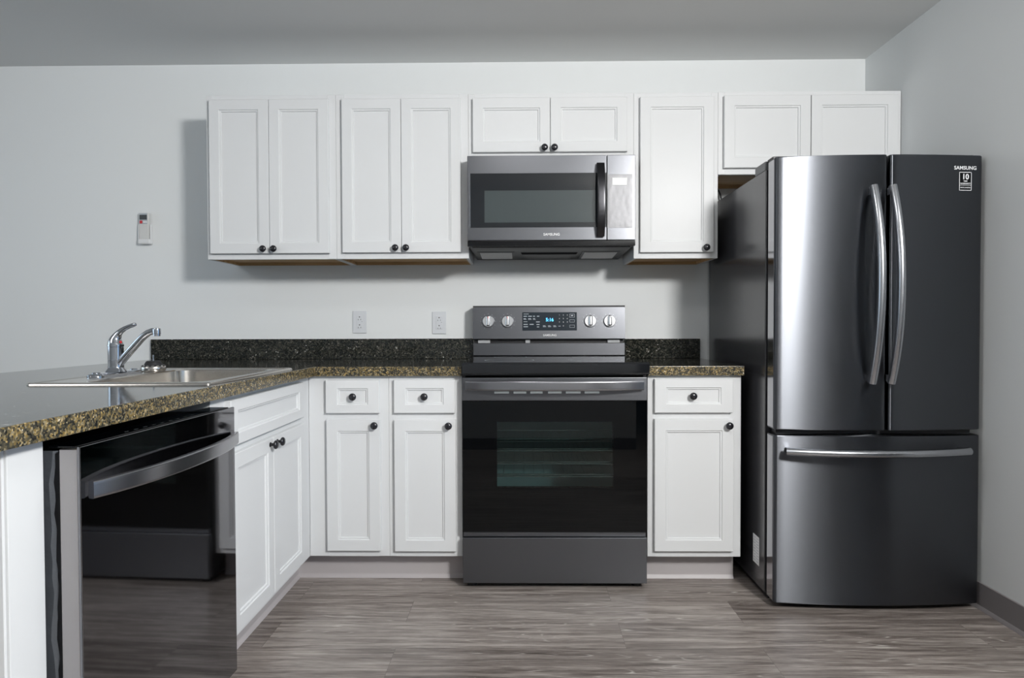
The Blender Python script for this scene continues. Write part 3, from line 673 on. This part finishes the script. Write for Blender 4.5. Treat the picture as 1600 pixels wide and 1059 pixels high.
# front: door and control column
yf = -.400
dd = MB().box(MX0, ms - .001, yf, -.372, 1.4560, 1.8335, .0025).build('door', m_bss_range, t)
MB().box(-.2245, ms - .0012, yf - .0015, yf + .002, 1.5135, 1.7545, .0008, 1).build('door_glass', m_mglass, dd)
MB().box(-.160, .335, yf - .0019, yf - .0012, 1.5355, 1.6775).build('window_screen', m_mwin, dd)
MB().box(-.2255, -.2235, yf - .0022, yf, 1.5130, 1.7550).build('glass_trim', m_chrome, dd)
cc = MB().box(ms + .001, MX1, yf, -.372, 1.4560, 1.8335, .0025).build('control_column', m_bss_range, t)
fm = MB(); nx, nz = 14, 26; V = []
rnd = random.Random(3)
for j in range(nz + 1):
    for i in range(nx + 1):
        edge = i in (0, nx) or j in (0, nz)
        V.append(fm.bm.verts.new((ms + .002 + (.4990 - ms - .002) * i / nx, yf - .001 - (0 if edge else rnd.uniform(0, .0008)), 1.5095 + (1.7475 - 1.5095) * j / nz)))
for j in range(nz):
    for i in range(nx):
        a = j * (nx + 1) + i; fm.bm.faces.new((V[a], V[a + 1], V[a + nx + 2], V[a + nx + 1]))
fo = fm.build('protective_film', m_film, cc, 60); fo['label'] = 'wrinkled clear grey protective film over the keypad'
MB().box(.4090, .4740, yf - .0034, yf - .0028, 1.6990, 1.7310).build('white_sticker', m_white, cc)
MB().box(MX0, MX1, yf + .001, -.372, 1.4300, 1.4550, .002).build('bottom_trim', m_gloss, t)
pts = []; N = 20
for i in range(N + 1):
    u = -1 + 2 * i / N; pts.append((.3560, yf - .010 - .032 * (1 - abs(u) ** 2.5), 1.632 + .160 * u))
ho = MB().sweep(pts, [(.0175, .0075)] * (N + 1), up=(0, -1, 0), seg=20, square=0.3).build('handle', m_dhandle, dd); ho['label'] = 'curved dark metal handle'
MB().text('SAMSUNG', .139, yf - .0004, 1.4815, .0115, .018, width=.072).build('brand_lettering', m_white, dd)

# ------------------------------------------------------------------ fridge
FX0, FX1 = .9480, 1.7190; fc = (FX0 + FX1) / 2
t = thing('fridge', 'tall dark stainless french-door fridge with bottom freezer, against the right wall', 'fridge', (fc, -.42, 0))
MB().box(FX0, FX1, -.775, -.030, .030, 1.6720, .004).build('case', m_case, t)
def bow(x): return -.858 - .026 * (1 - ((x - fc) / .386) ** 2)
def bowed(x0, x1, z0, z1, yb, rl=.010, rr_=.010, n=22):
    mb = MB(); rings = []
    for ins, z in ((.004, z0), (.001, z0 + .0015), (0, z0 + .005), (0, z1 - .005), (.001, z1 - .0015), (.004, z1)):
        ring = [Vector((x0 + ins, yb, z)), Vector((x0 + ins, bow(x0) + rl + .004, z))]
        for k in range(1, 4):
            a = k * PI / 8; ring.append(Vector((x0 + ins + rl * (1 - math.cos(a)), bow(x0) + ins + rl * (1 - math.sin(a)), z)))
        for k in range(n + 1):
            x = x0 + rl + (x1 - x0 - rl - rr_) * k / n; ring.append(Vector((x, bow(x) + ins, z)))
        for k in range(3, 0, -1):
            a = k * PI / 8; ring.append(Vector((x1 - ins - rr_ * (1 - math.cos(a)), bow(x1) + ins + rr_ * (1 - math.sin(a)), z)))
        ring += [Vector((x1 - ins, bow(x1) + rr_ + .004, z)), Vector((x1 - ins, yb, z))]
        rings.append(ring)
    return mb.loops(rings)
DXL, DXM0, DXM1, DXR = .9530, 1.3535, 1.3625, 1.7185
dl = bowed(DXL, DXM0, .6800, 1.7010, -.790).build('left_door', m_bss_f, t)
drt = bowed(DXM1, DXR, .6800, 1.7010, -.790).build('right_door', m_bss_f, t)
fz_ = bowed(DXL, DXR, .0240, .6600, -.790).build('freezer_drawer', m_bss_f, t)
for n_, a, c, z0, z1, par in (('gasket', DXL + .012, DXM0 - .008, .69, 1.66, dl), ('gasket', DXM1 + .008, DXR - .012, .69, 1.66, drt), ('gasket', DXL + .012, DXR - .012, .05, .65, fz_)):
    MB().box(a, c, -.7895, -.7755, z0, z1).build(n_, m_rubber, par)
for n_, z0, z1, par in (('side_trim', .686, 1.695, dl), ('side_trim', .030, .654, fz_)):
    so = MB().box(DXL - .0010, DXL + .0005, -.8455, -.7905, z0, z1, .0004, 1).build(n_, m_trim, par); so['label'] = 'polished grey door side'
MB().box(DXM0 - .01, DXM1 + .01, -.800, -.7905, .69, 1.69).build('centre_mullion', m_black, dl)
MB().box(FX0 + .02, FX1 - .02, -.83, -.7905, .6605, .6795).build('divider', m_black, t)
MB().box(FX0 + .02, FX1 - .02, -.76, -.10, .0, .030).build('kick_grille', m_black, t)
for a, c in ((FX0 + .001, FX0 + .075), (FX1 - .075, FX1 - .001)):
    MB().box(a, c, -.765, -.655, 1.6722, 1.7080, .004).build('hinge_cover', m_hinge, t)
    MB().box(a + .008, c - .008, -.822, -.7655, 1.7013, 1.7120, .003).build('hinge_arm', m_black, t)
def vhandle(x, par):
    N = 28; pts = []
    for i in range(N + 1):
        u = -1 + 2 * i / N; pts.append((x, -.907 - .058 * (1 - abs(u) ** 2.2), 1.2195 + .3595 * u))
    h = MB().sweep(pts, [(.0148, .0148)] * (N + 1), up=(1, 0, 0), seg=24)
    for s in (-1, 1): h.box(x - .010, x + .010, -.908, bow(x) + .0005, 1.2195 + s * .343 - .014, 1.2195 + s * .343 + .014, .003)
    return h.build('door_handle', m_fhandle, par)
vhandle(1.2900, dl); vhandle(1.3600 + .028 - .028 + .0, drt)
N = 28; pts = []
for i in range(N + 1):
    u = -1 + 2 * i / N; x = 1.3165 + .335 * u; pts.append((x, -.898 - .050 * (1 - abs(u) ** 2.2) , .6060))
h = MB().sweep(pts, [(.0148, .0148)] * (N + 1), seg=24)
for s in (-1, 1):
    x = 1.3165 + s * .318; h.box(x - .010, x + .010, -.900, bow(x) + .0005, .596, .616, .003)
h.build('drawer_handle', m_fhandle, fz_)
lx = 1.645; ang = Matrix.Rotation(math.atan(.052 * (lx - fc) / .386 ** 2), 4, 'Z')
MB().text('SAMSUNG', 1.6475, bow(1.6475) - .0004, 1.6520, .0135, .02, ang=ang, width=.088).build('brand_lettering', m_text, drt)
wl = MB(); sx_, sz_ = 1.6475, 1.6030; ys = bow(sx_) - .0006
def lb(mb, x0, x1, z0, z1, d=0.0):  # a flat rectangle of the sticker, following the door
    mb.box(x0 - sx_, x1 - sx_, -.0005 - d, .0003 - d, z0 - sz_, z1 - sz_)
lb(wl, 1.6230, 1.6720, 1.5690, 1.6370)
P = Matrix.Translation((sx_, ys, sz_)) @ ang
wo = wl.xf(P).build('warranty_sticker', m_bglass, drt)
ln = MB()
for a, c, e_, g_ in ((1.6230, 1.6250, 1.5690, 1.6370), (1.6700, 1.6720, 1.5690, 1.6370), (1.6230, 1.6720, 1.6350, 1.6370), (1.6230, 1.6720, 1.5690, 1.5710), (1.6230, 1.6720, 1.5880, 1.5892)): lb(ln, a, c, e_, g_, .0004)
ln.xf(P).build('sticker_border', m_text, wo)
tx = MB()
tx.text('10', 0, -.0009, 1.6190 - sz_, .0200, .03).text('YEAR', 0, -.0009, 1.6035 - sz_, .0050, .02, width=.016).text('WARRANTY', 0, -.0009, 1.5945 - sz_, .0058, .02, width=.042).text('DIGITAL INVERTER', 0, -.0009, 1.5795 - sz_, .0046, .01, width=.040)
tx.xf(P).build('sticker_text', m_text, wo)
lab = MB().box(FX0 - .0006, FX0 + .0004, -.722, -.655, .112, .226).build('rating_label', m_white, t)
mk = MB()
for i in range(9):
    z = .215 - .0115 * i; mk.box(FX0 - .0009, FX0 - .0005, -.716, -.716 + (.026 if i % 2 else .020), z - .0012, z + .0012).box(FX0 - .0009, FX0 - .0005, -.683, -.683 + (.020 if i % 3 else .014), z - .0012, z + .0012)
mk.build('label_print', m_dim, lab)
MB().sweep([(1.010, -.028, 1.60), (1.012, -.022, 1.70), (1.005, -.024, 1.730), (.992, -.030, 1.752), (.986, -.032, 1.757)], (.004, .004), seg=8).build('water_tube', m_rubber, t)

# ------------------------------------------------------------------ wall outlets
OUT = 'white wall outlets above the backsplash'
def outlet(x, z, label):
    t = thing('wall_outlet', label, 'outlet', (x, 0, z), group=OUT)
    MB().box(x - .0355, x + .0355, -.0065, -.0003, z - .057, z + .057, .0025).build('cover_plate', m_plate, t)
    rc_ = MB().box(x - .0165, x + .0165, -.0082, -.0060, z - .033, z + .033, .001, 1).build('receptacle', m_plate, t)
    s = MB()
    for dz in (.0165, -.0285 + .0045):
        zz = z + dz
        s.lathe((x, -.0080, zz + .0090), (0, -1, 0), [(.0030, 0), (.0030, .0005), (0, .0006)], 12)
        s.box(x - .0075, x - .0055, -.0086, -.0080, zz - .008, zz - .001).box(x + .0055, x + .0075, -.0086, -.0080, zz - .007, zz - .001)
    s.box(x + .011, x + .0135, -.0086, -.0080, z + .0005, z + .003)
    s.build('sockets', m_slot, rc_)
outlet(-.823, 1.097, 'white duplex wall outlet left of its pair, nearer the sink')
outlet(-.416, 1.092, 'white duplex wall outlet right of its pair, nearer the range')

# ------------------------------------------------------------------ remote control in its wall holder
hx = -1.9165
t = thing('remote_holder', 'white plastic holder cup fixed to the wall left of the cabinets', 'holder', (hx, 0, 1.497))
cup = MB()
rings = []
for z, g in ((1.497, .004), (1.500, .001), (1.505, 0), (1.522, 0)):
    rings.append([Vector((hx - .0315 + g, -.0005, z)), Vector((hx + .0315 - g, -.0005, z)), Vector((hx + .0315 - g, -.024 + g, z)), Vector((hx + .027 - g, -.030 + g, z)), Vector((hx - .027 + g, -.030 + g, z)), Vector((hx - .0315 + g, -.024 + g, z))])
cup.loops(rings); cup.build('cup', m_hold, t)
MB().box(hx - .0290, hx + .0290, -.0055, -.0005, 1.522, 1.600, .0015).build('back_plate', m_hold, t)
for s in (-1, 1): MB().box(hx + s * .0300 - .0016, hx + s * .0300 + .0016, -.022, -.0005, 1.5215, 1.598, .001, 1).build('side_rail', m_hold, t)
t = thing('remote_control', 'pale grey remote control with dark screen and red button, in the wall holder', 'remote', (hx - .001, -.015, 1.5222))
rx = hx - .0015
MB().box(rx - .0255, rx + .0255, -.0235, -.0060, 1.5224, 1.6560, .004, 3).build('case', m_remote, t)
MB().box(rx - .0215, rx + .0185, -.0242, -.0232, 1.5985, 1.6535, .001, 1).build('bezel', m_dim, t)
MB().box(rx - .0205, rx + .0175, -.0248, -.0240, 1.6205, 1.6455, .0005, 1).build('screen', m_lcd, t)
MB().box(rx - .0200, rx - .0060, -.0252, -.0238, 1.6015, 1.6165, .0006, 1).build('power_button', m_red, t)
for x in (rx + .003, rx + .013): MB().lathe((x, -.0238, 1.609), (0, -1, 0), [(.005, 0), (.005, .0012), (.003, .0016), (0, .0016)], 14).build('button', m_hold, t)
